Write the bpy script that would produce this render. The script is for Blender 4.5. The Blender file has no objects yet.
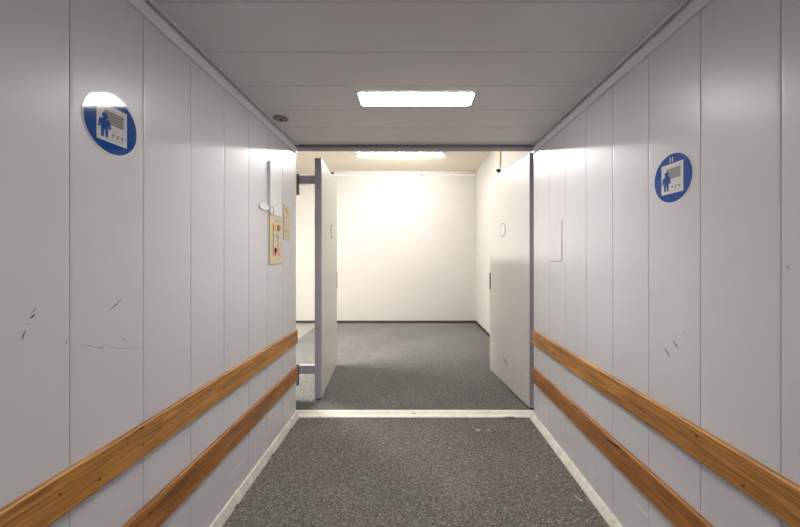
import bpy, bmesh, math, random
from mathutils import Vector, Matrix
random.seed(7)
S = bpy.context.scene
C = bpy.context.collection
R = math.radians

# ------------------------------------------------------------------ dimensions (metres)
F_PX = 335.0
EYE = 1.25
XL, XR = -0.905, 0.950          # lift side walls
YB, YP = -0.55, 2.613           # lift back wall, lift portal
CZ = 2.122                      # lift ceiling
LZ = 2.894                      # landing ceiling
YW = 6.39                       # landing back wall

# ------------------------------------------------------------------ materials
def new_mat(name):
    m = bpy.data.materials.new(name); m.use_nodes = True
    nt = m.node_tree
    b = nt.nodes['Principled BSDF']
    return m, nt, b

def N(nt, t, **kw):
    n = nt.nodes.new(t)
    for k, v in kw.items():
        setattr(n, k, v)
    return n

def coords(nt, scale=(1, 1, 1), rnd=False):
    tc = N(nt, 'ShaderNodeTexCoord')
    mp = N(nt, 'ShaderNodeMapping')
    mp.inputs['Scale'].default_value = scale
    nt.links.new(tc.outputs['Object'], mp.inputs['Vector'])
    if rnd:
        oi = N(nt, 'ShaderNodeObjectInfo')
        ml = N(nt, 'ShaderNodeMath', operation='MULTIPLY'); ml.inputs[1].default_value = 13.7
        nt.links.new(oi.outputs['Random'], ml.inputs[0])
        nt.links.new(ml.outputs[0], mp.inputs['Location'])
    return mp.outputs['Vector']

def noise(nt, vec, scale, detail=2.0, rough=0.5):
    n = N(nt, 'ShaderNodeTexNoise')
    n.inputs['Scale'].default_value = scale
    n.inputs['Detail'].default_value = detail
    n.inputs['Roughness'].default_value = rough
    nt.links.new(vec, n.inputs['Vector'])
    return n.outputs['Fac']

def ramp(nt, fac, stops):
    r = N(nt, 'ShaderNodeValToRGB')
    e = r.color_ramp.elements
    while len(e) < len(stops): e.new(0.5)
    for i, (p, c) in enumerate(stops):
        e[i].position = p
        e[i].color = (c[0], c[1], c[2], 1)
    nt.links.new(fac, r.inputs['Fac'])
    return r.outputs['Color']

def mix(nt, fac, a, b, mode='MIX'):
    m = N(nt, 'ShaderNodeMix', data_type='RGBA', blend_type=mode)
    def put(sock, v):
        if isinstance(v, (tuple, list)): sock.default_value = (v[0], v[1], v[2], 1)
        elif isinstance(v, float): sock.default_value = v
        else: nt.links.new(v, sock)
    put(m.inputs[0], fac); put(m.inputs[6], a); put(m.inputs[7], b)
    return m.outputs[2]

def bump(nt, b, h, strength, dist):
    n = N(nt, 'ShaderNodeBump')
    n.inputs['Strength'].default_value = strength
    n.inputs['Distance'].default_value = dist
    nt.links.new(h, n.inputs['Height'])
    nt.links.new(n.outputs['Normal'], b.inputs['Normal'])

def paint(name, col, rough=0.4, var=0.06, scale=3.0, spec=0.5, dirt=None, metallic=0.0):
    m, nt, b = new_mat(name)
    v = coords(nt)
    f = noise(nt, v, scale, 4, 0.6)
    lo = tuple(c * (1 - var) for c in col); hi = tuple(min(1, c * (1 + var)) for c in col)
    c = ramp(nt, f, [(0.3, lo), (0.7, hi)])
    if dirt:
        # grime and pale rub marks low on the panels (height in world metres, walls sit at z = 0)
        tc = N(nt, 'ShaderNodeTexCoord'); sx = N(nt, 'ShaderNodeSeparateXYZ')
        nt.links.new(tc.outputs['Object'], sx.inputs[0])
        low = N(nt, 'ShaderNodeMapRange')
        low.inputs['From Min'].default_value = 0.55; low.inputs['From Max'].default_value = 0.0
        nt.links.new(sx.outputs['Z'], low.inputs['Value'])
        f2 = noise(nt, coords(nt, (3, 1.2, 9)), 3.5, 6, 0.7)
        s = N(nt, 'ShaderNodeMapRange')
        s.inputs['From Min'].default_value = 0.56; s.inputs['From Max'].default_value = 0.72
        nt.links.new(f2, s.inputs['Value'])
        ml = N(nt, 'ShaderNodeMath', operation='MULTIPLY')
        nt.links.new(low.outputs[0], ml.inputs[0]); nt.links.new(s.outputs[0], ml.inputs[1])
        c = mix(nt, ml.outputs[0], c, dirt)
    nt.links.new(c, b.inputs['Base Color'])
    b.inputs['Roughness'].default_value = rough
    b.inputs['Specular IOR Level'].default_value = spec
    b.inputs['Metallic'].default_value = metallic
    bump(nt, b, noise(nt, v, 1.7, 1), 0.12, 0.02)
    return m

def plain(name, col, rough=0.5, metallic=0.0, spec=0.5):
    m, nt, b = new_mat(name)
    f = noise(nt, coords(nt), 40, 2)
    c = ramp(nt, f, [(0.3, tuple(x * 0.93 for x in col)), (0.7, tuple(min(1, x * 1.05) for x in col))])
    nt.links.new(c, b.inputs['Base Color'])
    b.inputs['Roughness'].default_value = rough
    b.inputs['Metallic'].default_value = metallic
    b.inputs['Specular IOR Level'].default_value = spec
    return m

def carpet(name, dark, mid, light):
    m, nt, b = new_mat(name)
    v = coords(nt)
    vo = N(nt, 'ShaderNodeTexVoronoi'); vo.inputs['Scale'].default_value = 215
    nt.links.new(v, vo.inputs['Vector'])
    sx = N(nt, 'ShaderNodeSeparateColor'); nt.links.new(vo.outputs['Color'], sx.inputs[0])
    c1 = ramp(nt, sx.outputs[0], [(0.0, dark), (0.45, mid), (0.8, mid), (1.0, light)])
    f2 = noise(nt, v, 60, 3, 0.7)
    c2 = ramp(nt, f2, [(0.35, (0.72, 0.72, 0.76)), (0.65, (1.2, 1.2, 1.16))])
    c = mix(nt, 1.0, c1, c2, 'MULTIPLY')
    f3 = noise(nt, v, 1.6, 3, 0.6)
    c3 = ramp(nt, f3, [(0.3, (0.9, 0.9, 0.9)), (0.7, (1.1, 1.1, 1.08))])
    c = mix(nt, 1.0, c, c3, 'MULTIPLY')
    nt.links.new(c, b.inputs['Base Color'])
    b.inputs['Roughness'].default_value = 0.95
    b.inputs['Specular IOR Level'].default_value = 0.1
    bump(nt, b, sx.outputs[1], 0.6, 0.004)
    return m

def wood(name, deep, mid, light):
    m, nt, b = new_mat(name)
    v = coords(nt, (22, 1.1, 22), rnd=True)
    g = noise(nt, v, 2.2, 8, 0.65)
    c = ramp(nt, g, [(0.28, deep), (0.5, mid), (0.72, light)])
    v2 = coords(nt, (90, 2.5, 90), rnd=True)
    g2 = noise(nt, v2, 2.0, 4, 0.6)
    c = mix(nt, 1.0, c, ramp(nt, g2, [(0.36, (0.62, 0.56, 0.5)), (0.58, (1.14, 1.13, 1.1))]), 'MULTIPLY')
    # long soft blotches where the varnish has worn
    g3 = noise(nt, coords(nt, (6, 3, 6), rnd=True), 1.6, 3, 0.6)
    c = mix(nt, 1.0, c, ramp(nt, g3, [(0.3, (0.8, 0.78, 0.76)), (0.7, (1.15, 1.14, 1.1))]), 'MULTIPLY')
    # sparse dark dents and knots
    vo = N(nt, 'ShaderNodeTexVoronoi'); vo.inputs['Scale'].default_value = 4.3
    nt.links.new(coords(nt, (3.2, 1.0, 2.4), rnd=True), vo.inputs['Vector'])
    k = N(nt, 'ShaderNodeMapRange')
    k.inputs['From Min'].default_value = 0.17; k.inputs['From Max'].default_value = 0.04
    nt.links.new(vo.outputs['Distance'], k.inputs['Value'])
    ml = N(nt, 'ShaderNodeMath', operation='MULTIPLY'); ml.inputs[1].default_value = 0.75
    nt.links.new(k.outputs[0], ml.inputs[0])
    c = mix(nt, ml.outputs[0], c, (0.06, 0.03, 0.015))
    nt.links.new(c, b.inputs['Base Color'])
    b.inputs['Roughness'].default_value = 0.42
    bump(nt, b, g2, 0.25, 0.003)
    return m

def emit(name, col, strength):
    m, nt, b = new_mat(name)
    f = noise(nt, coords(nt), 3, 1)
    c = ramp(nt, f, [(0.0, tuple(x * 0.97 for x in col)), (1.0, col)])
    nt.links.new(c, b.inputs['Emission Color'])
    b.inputs['Base Color'].default_value = (0.8, 0.8, 0.8, 1)
    b.inputs['Emission Strength'].default_value = strength
    return m

M = {}
M['lift_wall'] = paint('painted_steel_panel', (0.635, 0.632, 0.660), 0.34, 0.03, 2.0, 0.7, dirt=(0.84, 0.83, 0.82))
M['lift_ceil'] = paint('ceiling_steel', (0.69, 0.67, 0.67), 0.45, 0.03, 2.0)
M['cornice'] = paint('cornice_steel', (0.74, 0.74, 0.79), 0.4, 0.03)
M['header'] = paint('header_steel', (0.24, 0.23, 0.26), 0.4, 0.05)
M['skirting'] = paint('cream_skirting', (0.66, 0.63, 0.57), 0.5, 0.16, 16)
M['threshold'] = paint('cream_threshold', (0.84, 0.80, 0.72), 0.45, 0.1, 18)
M['carpet'] = carpet('lift_carpet', (0.082, 0.078, 0.076), (0.178, 0.166, 0.149), (0.37, 0.35, 0.32))
M['carpet2'] = carpet('landing_carpet', (0.075, 0.078, 0.086), (0.165, 0.163, 0.153), (0.30, 0.30, 0.285))
M['vinyl'] = paint('pale_vinyl', (0.25, 0.245, 0.215), 0.5, 0.08, 5)
M['plaster'] = paint('white_plaster', (0.53, 0.513, 0.485), 0.85, 0.02, 1.5, 0.2)
M['plaster_ceil'] = paint('cream_ceiling', (0.84, 0.78, 0.67), 0.85, 0.03, 1.5, 0.2)
M['door_face'] = paint('door_paint', (0.62, 0.605, 0.575), 0.35, 0.03, 2, dirt=(0.72, 0.71, 0.69))
M['door_edge'] = paint('door_edge_paint', (0.46, 0.44, 0.50), 0.4, 0.04, 4)
M['bracket'] = plain('grey_steel', (0.16, 0.16, 0.155), 0.45, 0.3)
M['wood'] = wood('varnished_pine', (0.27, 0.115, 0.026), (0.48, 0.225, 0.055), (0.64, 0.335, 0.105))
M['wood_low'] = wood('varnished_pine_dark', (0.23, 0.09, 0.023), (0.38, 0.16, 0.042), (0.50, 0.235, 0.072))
M['black'] = plain('black_rubber', (0.015, 0.015, 0.015), 0.6)
M['scuff'] = plain('black_scuff', (0.075, 0.072, 0.075), 0.7)
M['scuff_shadow'] = plain('grey_scuff_and_shadow', (0.27, 0.265, 0.27), 0.6)
M['chip'] = plain('white_chip', (0.8, 0.8, 0.78), 0.5)
M['baseboard'] = paint('dark_baseboard', (0.035, 0.035, 0.04), 0.5, 0.1, 8)
M['white_plastic'] = plain('white_plastic', (0.78, 0.78, 0.77), 0.3)
M['cover'] = paint('white_cover', (0.80, 0.80, 0.81), 0.3, 0.02)
M['beige'] = plain('beige_plate', (0.66, 0.55, 0.36), 0.3, 0.0)
M['button'] = plain('ivory_button', (0.76, 0.72, 0.64), 0.3)
M['button_ring'] = plain('grey_button_ring', (0.35, 0.32, 0.27), 0.4)
M['yellow'] = plain('amber_button', (0.75, 0.42, 0.08), 0.3)
M['orange'] = plain('brown_button', (0.36, 0.16, 0.05), 0.3)
M['red'] = plain('red_plate', (0.72, 0.33, 0.24), 0.35)
M['gold'] = plain('amber_lens', (0.92, 0.68, 0.32), 0.2)
M['sign_white'] = plain('sign_white', (0.78, 0.78, 0.77), 0.07)
M['sign_blue'] = plain('sign_blue', (0.006, 0.075, 0.36), 0.07)
M['sign_grey'] = plain('sign_grey', (0.27, 0.27, 0.27), 0.07)
M['sign_pale'] = plain('sign_pale_grey', (0.52, 0.53, 0.53), 0.07)
M['lamp'] = emit('lift_lamp_diffuser', (1.0, 0.98, 0.95), 29.0)
M['rear_fill'] = emit('lift_rear_fill_diffuser', (1.0, 0.98, 0.96), 5.0)
M['lamp2'] = emit('landing_lamp_diffuser', (1.0, 0.96, 0.93), 135.0)
M['side_fill'] = emit('landing_side_fill_diffuser', (1.0, 0.95, 0.91), 350.0)
M['lamp_frame'] = plain('lamp_frame_grey', (0.34, 0.34, 0.33), 0.4)
M['latch_dark'] = plain('dark_latch_steel', (0.07, 0.066, 0.06), 0.5)
M['crumb'] = plain('pale_crumb', (0.42, 0.40, 0.37), 0.7)
M['knot'] = plain('dark_knot', (0.10, 0.045, 0.015), 0.6)
M['tan'] = plain('tan_matte', (0.60, 0.50, 0.33), 0.6)
M['vent'] = plain('brass_brown', (0.13, 0.11, 0.075), 0.5, 0.2)
M['vent_light'] = plain('worn_brass', (0.40, 0.36, 0.28), 0.5, 0.2)

# ------------------------------------------------------------------ mesh helpers
def box(bm, x0, x1, y0, y1, z0, z1):
    vs = [bm.verts.new((x, y, z)) for x in (x0, x1) for y in (y0, y1) for z in (z0, z1)]
    for f in ((0, 1, 3, 2), (4, 6, 7, 5), (0, 4, 5, 1), (2, 3, 7, 6), (0, 2, 6, 4), (1, 5, 7, 3)):
        bm.faces.new([vs[i] for i in f])

def prism(bm, pts, axis, a0, a1):
    """extrude a 2-D outline along an axis (x: pts are (y,z); y: (x,z); z: (x,y))"""
    def P(p, a):
        return {'x': (a, p[0], p[1]), 'y': (p[0], a, p[1]), 'z': (p[0], p[1], a)}[axis]
    A = [bm.verts.new(P(p, a0)) for p in pts]; B = [bm.verts.new(P(p, a1)) for p in pts]
    n = len(pts)
    bm.faces.new(A); bm.faces.new(B[::-1])
    for i in range(n):
        j = (i + 1) % n
        bm.faces.new((A[i], B[i], B[j], A[j]))

def ellipse(cx, cz, rx, rz, n=40):
    return [(cx + rx * math.cos(2 * math.pi * i / n), cz + rz * math.sin(2 * math.pi * i / n)) for i in range(n)]

def rect(x0, x1, z0, z1):
    return [(x0, z0), (x1, z0), (x1, z1), (x0, z1)]

def obj(name, bm, mat, parent=None, bevel=0.0, seg=2, smooth=False):
    bmesh.ops.recalc_face_normals(bm, faces=bm.faces[:])
    me = bpy.data.meshes.new(name); bm.to_mesh(me); bm.free()
    me.materials.append(M[mat] if isinstance(mat, str) else mat)
    o = bpy.data.objects.new(name, me); C.objects.link(o)
    if parent: o.parent = parent
    if bevel:
        b = o.modifiers.new('bevel', 'BEVEL'); b.width = bevel; b.segments = seg; b.limit_method = 'ANGLE'
    if smooth:
        for p in me.polygons: p.use_smooth = True
    return o

def boxo(name, dims, mat, parent=None, bevel=0.0):
    bm = bmesh.new(); box(bm, *dims); return obj(name, bm, mat, parent, bevel)

def prismo(name, pts, axis, a0, a1, mat, parent=None, bevel=0.0):
    bm = bmesh.new(); prism(bm, pts, axis, a0, a1); return obj(name, bm, mat, parent, bevel)

def struct(o):
    o['kind'] = 'structure'; return o

def thing(name, label, cat, loc=(0, 0, 0), rotz=0.0, group=None):
    o = bpy.data.objects.new(name, None); C.objects.link(o)
    o.empty_display_size = 0.1
    o.location = loc; o.rotation_euler = (0, 0, rotz)
    o['label'] = label; o['category'] = cat
    if group: o['group'] = group
    return o

def tag(o, label, cat, group=None):
    o['label'] = label; o['category'] = cat
    if group: o['group'] = group
    return o

# ------------------------------------------------------------------ the lift car
def panel_outline(seams, a0, a1, groove=0.0029, depth=0.0026, edge=0.008, pillow=0.0005, back=0.04):
    """outline (along, out) of ribbed steel panels: faces at out = 0, grooves go to negative"""
    cuts = [a0] + [s for s in seams if a0 + 0.03 < s < a1 - 0.03] + [a1]
    pts = []
    for i in range(len(cuts) - 1):
        l, r = cuts[i], cuts[i + 1]
        gl = groove / 2 if i else 0; gr = groove / 2 if i < len(cuts) - 2 else 0
        if i: pts.append((l + gl, -depth))
        pts += [(l + gl, -pillow), (l + gl + edge, 0), (r - gr - edge, 0), (r - gr, -pillow)]
        if i < len(cuts) - 2: pts.append((r - gr, -depth))
    return pts + [(a1, -back), (a0, -back)]

def wall(name, seams, side):
    x = XL if side < 0 else XR
    pts = [(x - side * o, y) for (y, o) in panel_outline(seams, YB, YP)]
    return struct(prismo(name, pts, 'z', 0.0, CZ, 'lift_wall'))

seamL = [0.886 + 0.2425 * n for n in range(-7, 8)]
seamR = [0.863 + 0.2412 * n for n in range(-7, 8)]
wl = wall('wall_left', seamL, -1)
wr = wall('wall_right', seamR, 1)
pts = [(x, YB + o) for (x, o) in panel_outline([XL + 0.232 * n for n in range(1, 8)], XL, XR)]
struct(prismo('wall_back', pts, 'z', 0.0, CZ, 'lift_wall'))
pts = [(y, CZ - o) for (y, o) in panel_outline([1.145 + 0.277 * n for n in range(-6, 6)], YB, YP, 0.004, 0.004, 0.006, 0.001)]
struct(prismo('ceiling', pts, 'x', XL - 0.04, XR + 0.04, 'lift_ceil'))
struct(boxo('floor', (XL - 0.04, XR + 0.04, YB - 0.04, YP + 0.001, -0.05, 0.0), 'carpet'))

# cornice: an upright strip on the wall, a shadow gap, a thin strip under the ceiling
for n, (w, s) in enumerate(((XL, 1), (XR, -1))):
    bm = bmesh.new()
    a = sorted((w, w + s * 0.012)); box(bm, a[0], a[1], YB, YP, 2.060, 2.104)
    a = sorted((w, w + s * 0.004)); box(bm, a[0], a[1], YB, YP, 2.104, CZ)
    a = sorted((w + s * 0.018, w + s * 0.028)); box(bm, a[0], a[1], YB, YP, CZ - 0.009, CZ)
    struct(obj('trim_%d' % (n + 1), bm, 'cornice', None, 0.0015))
# skirtings
struct(prismo('baseboard_left', [(XL, 0), (XL + 0.024, 0), (XL + 0.022, 0.010), (XL + 0.008, 0.046), (XL, 0.050)], 'y', YB, YP, 'skirting', None, 0.001))
struct(prismo('baseboard_right', [(XR, 0), (XR - 0.034, 0), (XR - 0.032, 0.008), (XR - 0.010, 0.034), (XR, 0.038)], 'y', YB, YP, 'skirting', None, 0.001))
# portal beam across the lift opening
struct(prismo('trim_3', [(YP - 0.027, CZ + 0.03), (YP - 0.027, 2.102), (YP - 0.018, 2.098), (YP + 0.062, 2.098), (YP + 0.062, CZ + 0.03)], 'x', XL - 0.03, XR + 0.03, 'header'))
# threshold: two ribs and a groove
th = [(YP - 0.004, 0.0), (YP - 0.003, 0.006), (YP + 0.003, 0.008), (YP + 0.060, 0.008), (YP + 0.062, 0.005), (YP + 0.066, 0.005), (YP + 0.068, 0.008),
      (YP + 0.118, 0.008), (YP + 0.123, 0.004), (YP + 0.123, -0.03), (YP - 0.004, -0.03)]
th_o = struct(prismo('trim_4', th, 'x', -1.00, 1.03, 'threshold'))

# ------------------------------------------------------------------ the landing
YF = 2.76                        # shaft wall, front
OX0, OX1 = -1.022, 1.052         # opening in the shaft wall
RX = 1.222                       # right wall of the landing, far stretch
RX2, YS = RX, YF + 0.19
LX = -3.6
struct(boxo('floor_landing', (-1.742, RX2, YP + 0.123, YW, -0.05, 0.0), 'carpet2'))
struct(boxo('floor_side', (LX, -1.742, YP + 0.123, YW, -0.05, -0.001), 'vinyl'))
struct(boxo('ceiling_landing', (LX, RX2, YF, YW, LZ, LZ + 0.05), 'plaster_ceil'))
struct(boxo('wall_landing_back', (LX, RX2, YW, YW + 0.1, -0.05, LZ + 0.05), 'plaster'))
struct(boxo('wall_landing_left', (LX - 0.1, LX, YF, YW, -0.05, LZ + 0.05), 'plaster'))
bm = bmesh.new()
box(bm, RX, RX + 0.1, YF, YW, -0.05, LZ + 0.05)
struct(obj('wall_landing_right', bm, 'plaster', None))
bm = bmesh.new()
# shaft wall with its opening, jamb linings close the gap to the lift car
prism(bm, [(LX, -0.05), (OX0, -0.05), (OX0, 2.26), (OX1, 2.26), (OX1, -0.05), (RX2, -0.05), (RX2, LZ + 0.05), (LX, LZ + 0.05)], 'y', YF, YF + 0.19)
struct(obj('wall_landing_front', bm, 'plaster', None))
bm = bmesh.new()
box(bm, OX0 - 0.05, OX0 - 0.002, YP, YF, 0, 2.30)
box(bm, OX1 + 0.002, OX1 + 0.05, YP, YF, 0, 2.30)
box(bm, OX0, OX1, YP + 0.062, YF, 2.262, 2.30)
struct(obj('trim_5', bm, 'door_edge', None))
bm = bmesh.new()
box(bm, LX, RX, YW - 0.014, YW, 0, 0.048)
box(bm, RX - 0.014, RX, YS, YW - 0.014, 0, 0.048)
struct(obj('baseboard_landing', bm, 'baseboard', None, 0.003))

# ------------------------------------------------------------------ doors of the lift, swung open into the landing
def door(name, near, far, thick, side, z1, arm_z, jamb_x):
    """side = -1: the visible face looks to -x and the thickness goes to +x"""
    dx, dy = far[0] - near[0], far[1] - near[1]
    L = math.hypot(dx, dy)
    a = math.atan2(dy, dx)               # local +x runs along the leaf
    bm = bmesh.new()
    t = thick * (1 if side > 0 else -1)
    y0, y1 = sorted((0.0, t))
    box(bm, 0.0, L, y0, y1, 0.012, z1)
    d = obj(name, bm, 'door_face', None, 0.004)
    d.location = (near[0], near[1], 0); d.rotation_euler = (0, 0, a)
    struct(d)
    e = 0.0025
    out = -1 if side > 0 else 1          # local y direction of the visible face
    # lacquered edge profile on the hinge side
    bm = bmesh.new(); box(bm, -0.006, 0.0, y0 - 0.001, y1 + 0.001, 0.012, z1 + 0.002)
    obj('edge_strip', bm, 'door_edge', d)
    # lock face plate and flat pull on the free edge
    bm = bmesh.new()
    ys = sorted((out * 0.0, out * 0.006)); box(bm, L - 0.030, L - 0.004, ys[0], ys[1], 0.90, 1.08)
    obj('latch_plate', bm, 'latch_dark', d, 0.001)
    # round view disc with a rim
    cx, cz = L * 0.60, 1.525
    bm = bmesh.new()
    o = [(x, z) for x, z in ellipse(cx, cz, 0.072, 0.072, 36)]
    prism(bm, o, 'y', 0.0, out * 0.004)
    rim = obj('view_disc', bm, 'sign_pale', d, 0.001)
    bm = bmesh.new(); prism(bm, ellipse(cx, cz, 0.058, 0.058, 36), 'y', out * 0.004, out * 0.0048)
    obj('disc_face', bm, 'door_face', rim)
    # latch arm with black roller above the leaf
    q = L * 0.78
    bm = bmesh.new()
    box(bm, q - 0.05, q + 0.02, t / 2 - 0.012, t / 2 + 0.012, z1 + 0.002, z1 + 0.012)
    box(bm, q - 0.01, q + 0.01, t / 2 - 0.006, t / 2 + 0.006, z1 + 0.010, z1 + 0.050)
    arm = obj('latch_arm', bm, 'bracket', d, 0.001)
    bm = bmesh.new(); prism(bm, ellipse(q, z1 + 0.052, 0.015, 0.015, 20), 'y', t / 2 - 0.022, t / 2 + 0.022)
    obj('roller', bm, 'black', arm, 0.002)
    # rubber shoe under the hinge corner
    bm = bmesh.new(); box(bm, 0.004, 0.05, y0 + 0.004, y1 - 0.004, 0.001, 0.012)
    obj('shoe', bm, 'black', d)
    # cranked hinge arms reaching from the jamb to the leaf
    inv = (Matrix.Translation((near[0], near[1], 0)) @ Matrix.Rotation(a, 4, 'Z')).inverted()
    for (z0, zz1) in arm_z:
        bm = bmesh.new()
        edge = near[0] + (0.057 if side < 0 else -0.057) * (thick / 0.057)
        x0, x1 = sorted((edge - (0.004 if side > 0 else -0.004), jamb_x))
        box(bm, x0, x1, near[1] - 0.002, near[1] + 0.030, z0, zz1)
        bm.transform(inv)
        h = obj('hinge_arm', bm, 'door_edge', d, 0.001)
        bm = bmesh.new()
        jx = jamb_x + (0.009 if side > 0 else -0.009)
        x0, x1 = sorted((jx, jamb_x + (-0.012 if side > 0 else 0.012)))
        box(bm, x0, x1, near[1] - 0.012, near[1] + 0.012, z0 - 0.10, zz1 + 0.012)
        bm.transform(inv)
        obj('hinge_knuckle', bm, 'bracket', h, 0.003)
    return d

d1 = door('door_1', (-0.797, 2.952), (-0.868, 3.877), 0.057, 1, 2.122, ((1.900, 1.974), (0.224, 0.299)), -1.003)
d2 = door('door_2', (0.966, 2.757), (0.861, 3.715), 0.042, -1, 2.108, ((1.900, 1.974), (0.224, 0.299)), 1.045)
# scrape near the bottom of the right leaf
bm = bmesh.new(); prism(bm, [(0.56, 0.262), (0.52, 0.243), (0.47, 0.205), (0.465, 0.195), (0.51, 0.218), (0.55, 0.245)], 'y', 0.0, 0.0006)
obj('scuff_mark', bm, 'scuff', d2)

# ------------------------------------------------------------------ wooden rub rails
def rail(label, side, zb, zt, t, mat):
    w = XL if side < 0 else XR
    s = -side
    o = thing('handrail', label, 'handrail', (w, YP, zb))
    x0, x1 = sorted((0.0, s * t))
    L = YP - YB - 0.004
    bm = bmesh.new()
    n = 40
    rows = []
    for i in range(n + 1):
        y = -0.008 - (L - 0.007) * i / n
        j = [random.uniform(-0.0012, 0.0012) for _ in range(2)]
        rows.append([bm.verts.new((0.0, y, 0)), bm.verts.new((s * (t + j[0]), y, 0.0 + j[1])),
                     bm.verts.new((s * (t + j[0]), y, zt - zb + j[1])), bm.verts.new((0.0, y, zt - zb))])
    for i in range(n):
        for k in range(4):
            bm.faces.new((rows[i][k], rows[i][(k + 1) % 4], rows[i + 1][(k + 1) % 4], rows[i + 1][k]))
    bm.faces.new(rows[0]); bm.faces.new(rows[-1])
    o.rotation_euler = (-0.0042 if side < 0 else -0.0022, 0, 0)     # the rails were not fixed quite level
    p = obj('plank', bm, mat, o, 0.006, 3)
    return o, s, t
r1 = rail('upper wooden rub rail along the left lift wall below the control panel', -1, 0.583, 0.692, 0.019, 'wood')
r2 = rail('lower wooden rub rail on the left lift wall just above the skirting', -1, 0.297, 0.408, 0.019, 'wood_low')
r3 = rail('upper wooden rub rail along the right lift wall below the round sign', 1, 0.583, 0.689, 0.019, 'wood')
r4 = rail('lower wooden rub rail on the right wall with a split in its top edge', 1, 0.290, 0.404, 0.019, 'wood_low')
# the split in the lower right rail
bm = bmesh.new()
prism(bm, [(-1.15, 0.107), (-1.10, 0.106), (-1.03, 0.096), (-0.985, 0.080), (-1.04, 0.090), (-1.10, 0.098)], 'x', -0.0190, -0.0206)
obj('split', bm, 'black', r4[0])

# ------------------------------------------------------------------ lights
oct_ = lambda w, l, c: [(-w + c, -l), (w - c, -l), (w, -l + c), (w, l - c), (w - c, l), (-w + c, l), (-w, l - c), (-w, -l + c)]
def panel_light(label, y, mat, watts):
    t = thing('ceiling_light', label, 'ceiling light', (0.023, y, CZ))
    w, l = 0.322, 0.088
    bm = bmesh.new()
    outer, inner = oct_(w, l, 0.018), oct_(w - 0.014, l - 0.014, 0.012)
    za, zb = -0.004, -0.0005
    vo = [[bm.verts.new((x, y, z)) for (x, y) in P] for (P, z) in ((outer, zb), (outer, za), (inner, za), (inner, zb))]
    for q in range(3):
        for i in range(8):
            j = (i + 1) % 8
            bm.faces.new((vo[q][i], vo[q][j], vo[q + 1][j], vo[q + 1][i]))
    obj('frame', bm, 'lamp_frame', t)
    bm = bmesh.new(); prism(bm, oct_(w - 0.014, l - 0.014, 0.012), 'z', -0.0065, -0.0005)
    obj('diffuser', bm, mat, t)
    la = bpy.data.lights.new('panel_glow', 'AREA'); la.shape = 'RECTANGLE'; la.size = 2 * w - 0.03; la.size_y = 2 * l - 0.03
    la.energy = watts; la.spread = R(140); la.color = (1.0, 0.98, 0.95)
    lo = bpy.data.objects.new('panel_glow', la); C.objects.link(lo); lo.parent = t; lo.location = (0, 0, -0.0075)
    return t
panel_light('bright rectangular light panel in grey frame on the lift ceiling', 1.838, 'lamp', 6.0)
panel_light('added fill light panel at the rear of the lift ceiling, unseen behind the viewer', -0.05, 'rear_fill', 4.6)  # fill panel added behind the camera to brighten the near walls

def tube_light(name, label, loc, half_lens, half_body, rotz=0.0, mat='lamp2', span=math.pi, extra=[]):
    t = thing(name, label, 'ceiling light', loc, rotz)
    bm = bmesh.new(); box(bm, -half_body, half_body, -0.085, 0.085, -0.018, -0.001)
    obj('housing', bm, 'white_plastic', t, 0.004)
    prof = [(0.075 * math.cos(a), -0.016 - 0.040 * math.sin(a)) for a in [math.pi + span * (i / 10 - 1) for i in range(11)]] + extra
    bm = bmesh.new(); prism(bm, prof, 'x', -half_lens, half_lens)
    obj('diffuser', bm, mat, t)
    for s in (-1, 1):
        bm = bmesh.new(); a = sorted((s * half_lens, s * (half_lens + 0.02)))
        prism(bm, prof, 'x', a[0], a[1]); obj('end_cap', bm, 'white_plastic', t)
    return t
tube_light('fluorescent_light', 'lit fluorescent light on the landing ceiling seen beyond the lift beam', (-0.185, 5.28, LZ), 0.65, 0.72, span=R(95), extra=[(0.008, -0.016)])
tube_light('fluorescent_light', 'added fill light on the landing ceiling, unseen to the left of the doors', (-2.3, 3.7, LZ), 0.60, 0.66, R(90), 'side_fill')  # unseen side light, added to fill and even out the landing

# round ceiling fitting near the left wall
t = thing('ceiling_rosette', 'small round brown metal fitting on the lift ceiling by the left wall', 'ceiling fitting', (-0.822, 2.095, CZ))
bm = bmesh.new(); prism(bm, ellipse(0, 0, 0.046, 0.046, 28), 'z', -0.006, -0.0005); obj('plate', bm, 'vent_light', t, 0.002)
bm = bmesh.new()
for i in range(5):
    a0 = 2 * math.pi * i / 5 + 0.2
    arc = [(r * math.cos(a0 + k * 0.17), r * math.sin(a0 + k * 0.17)) for r, ks in ((0.040, range(6)), (0.024, range(5, -1, -1))) for k in ks]
    prism(bm, arc, 'z', -0.0075, -0.0055)
obj('slots', bm, 'vent', t)
bm = bmesh.new(); prism(bm, ellipse(0, 0, 0.010, 0.010, 16), 'z', -0.011, -0.006); obj('screw', bm, 'vent', t, 0.002)

# ------------------------------------------------------------------ things fixed to the walls; local x to the viewer's right, z up, -y out of the wall
def wall_thing(name, label, cat, side, y, z, group=None):
    x = XL if side < 0 else XR
    return thing(name, label, cat, (x, y, z), R(90) if side < 0 else R(-90), group)

def flat(name, outlines, mat, parent, d0, d1, bevel=0.0):
    bm = bmesh.new()
    for o in outlines: prism(bm, o, 'y', -d0, -d1)
    return obj(name, bm, mat, parent, bevel)

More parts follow.
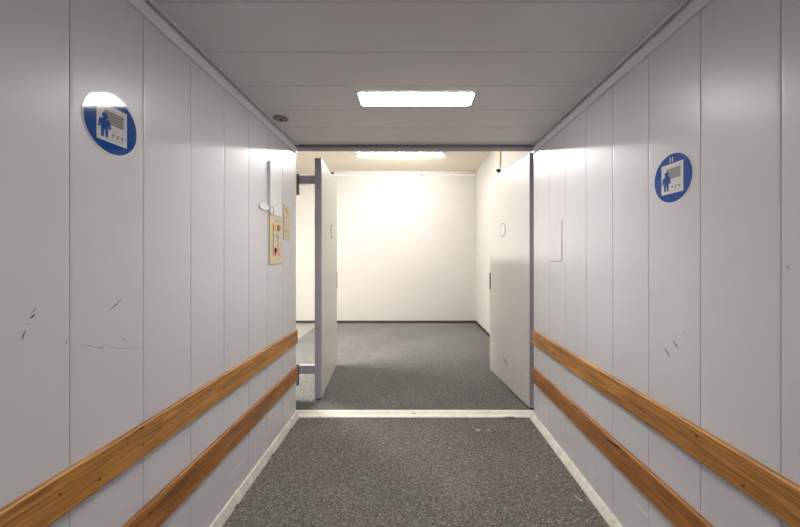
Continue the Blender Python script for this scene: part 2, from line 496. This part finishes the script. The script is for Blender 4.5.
def round_sign(label, side, y, z, r):
    t = wall_thing('round_sign', label, 'sign', side, y, z)
    s = r
    e = 0.0003
    flat('backing', [ellipse(0, 0, s * 1.06, s * 1.06, 64)], 'sign_white', t, 0.0002, 0.0010)
    flat('blue_disc', [ellipse(0, 0, s, s, 64)], 'sign_blue', t, 0.0010, 0.0013)
    # car outline: a white square plate with a thick frame
    fr = flat('car_outline', [rect(-.58 * s, .57 * s, -.63 * s, .60 * s)], 'sign_white', t, 0.0013, 0.0016)
    flat('inner_line', [rect(-.47 * s, .47 * s, .45 * s, .47 * s), rect(-.47 * s, .47 * s, -.52 * s, -.50 * s),
                        rect(-.47 * s, -.455 * s, -.50 * s, .45 * s), rect(.455 * s, .47 * s, -.50 * s, .45 * s)], 'sign_pale', fr, 0.0016, 0.0018)
    bars = [rect(-.30 * s, .43 * s, (.40 - .085 * k) * s - .066 * s, (.40 - .085 * k) * s) for k in range(5)]
    flat('load', bars, 'sign_grey', fr, 0.0016, 0.0019)
    flat('load_shade', [rect(-.31 * s, .44 * s, -.04 * s, .41 * s)], 'sign_pale', fr, 0.0016, 0.0017)
    flat('shelf_lines', [rect(-.05 * s, .43 * s, -.14 * s, -.125 * s), rect(-.05 * s, .43 * s, -.23 * s, -.215 * s)], 'sign_pale', fr, 0.0016, 0.0018)
    w = []
    for cx in (-.02, .16, .34):
        cx += .03
        w += [[((cx - .07) * s, -.32 * s), ((cx + .07) * s, -.32 * s), ((cx + .03) * s, -.37 * s), ((cx - .03) * s, -.37 * s)],
              rect((cx - .022) * s, (cx + .022) * s, -.44 * s, -.37 * s)]
    flat('trolley', w, 'sign_grey', fr, 0.0016, 0.0018)
    # standing figure: head, trunk with arms, legs
    px = -.29 * s
    body = [(-.07, .10), (.07, .10), (.13, .05), (.15, -.20), (.10, -.22), (.09, -.05), (.08, -.22), (.075, -.50), (.02, -.50),
            (.005, -.25), (-.015, -.25), (-.03, -.50), (-.09, -.50), (-.09, -.05), (-.12, -.22), (-.16, -.20), (-.14, .05)]
    flat('figure', [ellipse(px, .20 * s, .11 * s, .105 * s, 20), [(px + a * 1.5 * s, b * s) for a, b in body]], 'sign_blue', fr, 0.0017, 0.0021)
    flat('cables', [rect(-.12 * s, -.075 * s, .66 * s, .86 * s), rect(.0 * s, .045 * s, .66 * s, .86 * s)], 'sign_white', t, 0.0013, 0.0016)
    return t
round_sign('round blue sticker with a figure in a lift, on the left wall', -1, 1.011, EYE + 0.400, 0.0885)
round_sign('round blue sticker with a figure in a lift, on the right wall', 1, 1.222, EYE + 0.290, 0.0885)

# control panel on the left wall
t = wall_thing('control_panel', 'beige lift control panel with buttons under a white cover, on the left wall', 'control panel', -1, 2.209, 1.208)
hw = 0.096
flat('cover', [rect(-hw, hw, 0.318, 0.652)], 'cover', t, 0.0, 0.012, 0.002)
bp = flat('button_plate', [rect(-hw, hw, 0.0, 0.318)], 'beige', t, 0.0, 0.009, 0.0015)
flat('nameplate', [rect(-0.012, 0.03, 0.280, 0.290)], 'button_ring', bp, 0.009, 0.0096)
for (x, mat) in ((-0.032, 'yellow'), (0.040, 'orange')):
    b = flat('selector_button', [rect(x - 0.020, x + 0.020, 0.218, 0.258)], mat, t, 0.009, 0.015, 0.002)
for z in (0.188, 0.156, 0.124):
    for x in (-0.034, 0.038):
        b = flat('button_ring', [ellipse(x, z, 0.0165, 0.0145, 24)], 'button_ring', t, 0.009, 0.0115)
        flat('button', [ellipse(x, z, 0.0135, 0.0118, 24)], 'button', b, 0.0115, 0.0145, 0.001)
kp = flat('key_plate', [rect(-0.055, 0.062, 0.060, 0.108)], 'red', t, 0.009, 0.0105)
flat('key_barrel', [ellipse(-0.016, 0.090, 0.014, 0.013, 20)], 'black', kp, 0.0105, 0.016)
flat('key_slot', [[(-0.023, 0.082), (-0.009, 0.082), (-0.013, 0.060), (-0.019, 0.060)]], 'black', kp, 0.0105, 0.013)
flat('key_plate_edge', [rect(-0.055, 0.062, 0.055, 0.060)], 'button_ring', kp, 0.009, 0.0108)

t = wall_thing('indicator_panel', 'narrow beige indicator plate with an amber lamp near the left wall end', 'indicator', -1, 2.416, 1.376)
flat('plate', [rect(-0.062, 0.052, 0.0, 0.248)], 'beige', t, 0.0, 0.006, 0.0015)
flat('lamp_lens', [ellipse(-0.005, 0.212, 0.020, 0.022, 24)], 'gold', t, 0.006, 0.016, 0.004)
for z in (0.165, 0.135, 0.105):
    flat('button', [ellipse(-0.005, z, 0.014, 0.010, 20)], 'button', t, 0.006, 0.010, 0.001)
flat('slot', [rect(-0.045, 0.036, 0.058, 0.064)], 'button_ring', t, 0.006, 0.0075)
flat('button', [ellipse(-0.005, 0.034, 0.012, 0.009, 20)], 'button', t, 0.006, 0.010, 0.001)

t = wall_thing('key_tag', 'white oval plastic tag on a ring beside the control panel cover', 'tag', -1, 2.075, 1.550)
tg = [(x * math.cos(.05) - z * math.sin(.05), x * math.sin(.05) + z * math.cos(.05)) for x, z in ellipse(-0.030, 0.012, 0.068, 0.022, 28)]
flat('tag_body', [tg], 'white_plastic', t, 0.002, 0.008, 0.001)
bm = bmesh.new()
for i in range(24):
    a, b = 2 * math.pi * i / 24, 2 * math.pi * (i + 1) / 24
    P = lambda r, q: (0.058 + r * math.cos(q), -0.004 + r * math.sin(q))
    prism(bm, [P(0.030, a), P(0.030, b), P(0.026, b), P(0.026, a)], 'y', -0.0125, -0.0150)
obj('ring', bm, 'lamp_frame', t)

# flush cover plate on the right wall
t = wall_thing('cover_plate', 'plain white rectangular cover plate on the right wall near the doors', 'cover plate', 1, 2.206, EYE - 0.022)
flat('plate', [rect(-0.083, 0.083, 0.0, 0.262)], 'lift_wall', t, 0.0, 0.003, 0.001)
flat('shadow_joint', [rect(-0.083, 0.088, -0.005, 0.0), rect(0.083, 0.088, 0.0, 0.262)], 'scuff_shadow', t, 0.0, 0.0012)  # shadow line along two plate edges, painted as a grey strip

# conduit along the top of the landing back wall
t = thing('cable_conduit', 'thin cream cable conduit along the top of the landing back wall', 'conduit', (0, YW, LZ - 0.075))
bm = bmesh.new(); prism(bm, ellipse(-0.014, 0, 0.013, 0.013, 14), 'x', -3.4, RX - 0.02); obj('pipe', bm, 'plaster_ceil', t, smooth=False)
for x in (-2.4, 0.18):
    bm = bmesh.new(); box(bm, x - 0.03, x + 0.03, -0.030, -0.0005, -0.020, 0.020); obj('clip', bm, 'vent_light', t, 0.003)

t = thing('tan_strip', 'short tan strip on the landing right wall above the right door', 'trunking', (RX, 4.66, 2.50))
bm = bmesh.new(); box(bm, -0.022, -0.0005, -0.07, 0.07, 0, LZ - 2.502); obj('cover', bm, 'tan', t, 0.004)  # tan box running from the ceiling partway down the wall
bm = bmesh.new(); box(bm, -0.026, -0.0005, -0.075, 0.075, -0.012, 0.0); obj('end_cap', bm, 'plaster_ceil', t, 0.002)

# ------------------------------------------------------------------ wear: scrapes on the panels, marks on the carpet and threshold
def stroke(p, w):
    out1, out2 = [], []
    for i, (x, z) in enumerate(p):
        a = p[max(0, i - 1)]; b = p[min(len(p) - 1, i + 1)]
        d = Vector((b[0] - a[0], b[1] - a[1])).normalized(); n = Vector((-d.y, d.x))
        k = w * (0.35 if i in (0, len(p) - 1) else 1.0)
        out1.append((x + n.x * k, z + n.y * k)); out2.append((x - n.x * k, z - n.y * k))
    return out1 + out2[::-1]

def wall_mark(parent, side, pix, w, mat):
    """pix: points of a scrape as picture directions, turned into points on the wall"""
    x = XL if side < 0 else XR
    p = []
    for (px, py) in pix:
        u, v = px - 412.0, 257.5 - py
        y = F_PX * x / u; p.append((y, EYE + v * y / F_PX))
    bm = bmesh.new(); prism(bm, stroke(p, w), 'x', x, x + (0.0005 if side < 0 else -0.0005))
    return obj('scuff_mark', bm, mat, parent)
for pix, w, mat in [([(35, 308), (33, 312)], .0022, 'scuff'), ([(35, 314), (32, 317), (30, 318)], .0022, 'scuff'), ([(28.5, 323), (27.5, 325)], .0016, 'scuff_shadow'),
                    ([(25, 331), (23.5, 335), (22, 339.5)], .0013, 'scuff'),
                    ([(121, 299.5), (116, 305), (109, 310)], .0014, 'scuff'),
                    ([(80, 344.5), (90, 346), (99, 348.5)], .0008, 'scuff_shadow'), ([(99, 348), (104, 346)], .002, 'scuff'), ([(104, 346.5), (118, 348.5), (142, 348)], .0008, 'scuff_shadow'),
                    ([(123, 338), (125.5, 341)], .0025, 'scuff_shadow'), ([(66, 340), (67, 344)], .002, 'scuff_shadow'), ([(248.5, 432), (249.5, 437)], .005, 'scuff'),
                    ([(157, 95), (159, 99)], .004, 'chip'), ([(149, 151.5), (150, 159)], .0045, 'chip'), ([(244, 476), (245, 478)], .004, 'chip')]:
    wall_mark(wl, -1, pix, w, mat)
for pix, w, mat in [([(664.5, 348), (667.5, 353), (670, 357)], .0026, 'scuff'), ([(673, 341), (676, 345), (678.3, 347.8)], .0028, 'scuff'),
                    ([(683, 332), (685.5, 334.5)], .003, 'scuff_shadow'), ([(786, 265), (789, 269)], .003, 'scuff_shadow')]:
    wall_mark(wr, 1, pix, w, mat)

def knots(rl, pix):
    root, sd, th_ = rl
    w = XL if sd > 0 else XR
    x = w + sd * th_
    for (px, py, k) in pix:
        u, v = px - 412.0, 257.5 - py
        y = F_PX * x / u; z = EYE + v * y / F_PX
        bm = bmesh.new(); prism(bm, blob(y - YP, z - root.location.z, .007 * k, .0035 * k, 10), 'x', sd * (th_ - .001), sd * (th_ + .0012))
        obj('knot', bm, 'knot', root)
def blob(cx, cy, rx, ry, n=11):
    return [(cx + rx * random.uniform(.6, 1.1) * math.cos(2 * math.pi * i / n), cy + ry * random.uniform(.6, 1.1) * math.sin(2 * math.pi * i / n)) for i in range(n)]
def floor_xy(px, py, z=0.0):
    y = F_PX * (EYE - z) / (py - 257.5); return ((px - 412.0) * y / F_PX, y)
knots(r1, [(142, 430, 1.3), (143, 447, 1.0), (99, 482, 1.2), (224, 388, 1.0), (60, 497, .8), (188, 415, .7)])
knots(r2, [(233, 427, 1.0), (196, 465, .8), (150, 515, 1.2)])
knots(r3, [(697, 437, 1.5), (607, 389, .9), (646, 413, .7), (743, 487, .9), (569, 362, .7)])
knots(r4, [(573, 408, .9), (641, 468, .8)])
fl = bpy.data.objects['floor']
for (px, py, a, b) in [(478, 430, .030, .014), (488.5, 430, .018, .012), (474, 427.5, .010, .008), (513, 428, .010, .008), (537, 476, .012, .008), (449, 448, .008, .006)]:
    x, y = floor_xy(px, py)
    bm = bmesh.new(); prism(bm, blob(x, y, a * .6, b), 'z', 0.0, 0.0012)
    obj('stain', bm, 'crumb', fl)
for (px, py, a, b, mt) in [(510, 417.2, .045, .008, 'black'), (413.5, 413.2, .020, .010, 'scuff_shadow'), (320, 417.0, .006, .008, 'scuff')]:
    x, y = floor_xy(px, py, .008)
    bm = bmesh.new(); prism(bm, blob(x, y, a, b), 'z', 0.0082, 0.0090)
    obj('chip', bm, mt, th_o)
bl = bpy.data.objects['baseboard_left']
for (px, py) in [(285.5, 430), (270, 456), (232.5, 507)]:
    x, y = floor_xy(px, py)
    bm = bmesh.new(); prism(bm, blob(XL + .026, y, .007, .016, 9), 'z', 0.0, 0.006)
    obj('dent', bm, 'scuff', bl)
x, y = floor_xy(578.5, 499)
bm = bmesh.new(); prism(bm, [(x - .012, y + .020), (x - .004, y + .018), (x + .014, y - .018), (x + .004, y - .020)], 'z', 0.0006, 0.003)
tag(obj('paper_scrap', bm, 'crumb'), 'tiny pale scrap lying on the lift carpet near the right skirting', 'scrap')

# ------------------------------------------------------------------ world, camera, view
W = bpy.data.worlds.new('world'); S.world = W; W.use_nodes = True
W.node_tree.nodes['Background'].inputs[0].default_value = (0.5, 0.5, 0.55, 1)
W.node_tree.nodes['Background'].inputs[1].default_value = 0.02
cam = bpy.data.cameras.new('camera'); co = bpy.data.objects.new('camera', cam); C.objects.link(co)
cam.sensor_width = 36.0; cam.lens = F_PX * 36.0 / 800.0
cam.shift_x = -12.0 / 800.0; cam.shift_y = -6.0 / 800.0
cam.clip_start = 0.02
co.location = (0, 0, EYE); co.rotation_euler = (R(90), 0, 0)
S.camera = co
S.view_settings.view_transform = 'Standard'
S.view_settings.look = 'None'
S.view_settings.exposure = 0.0
S.view_settings.gamma = 1.0
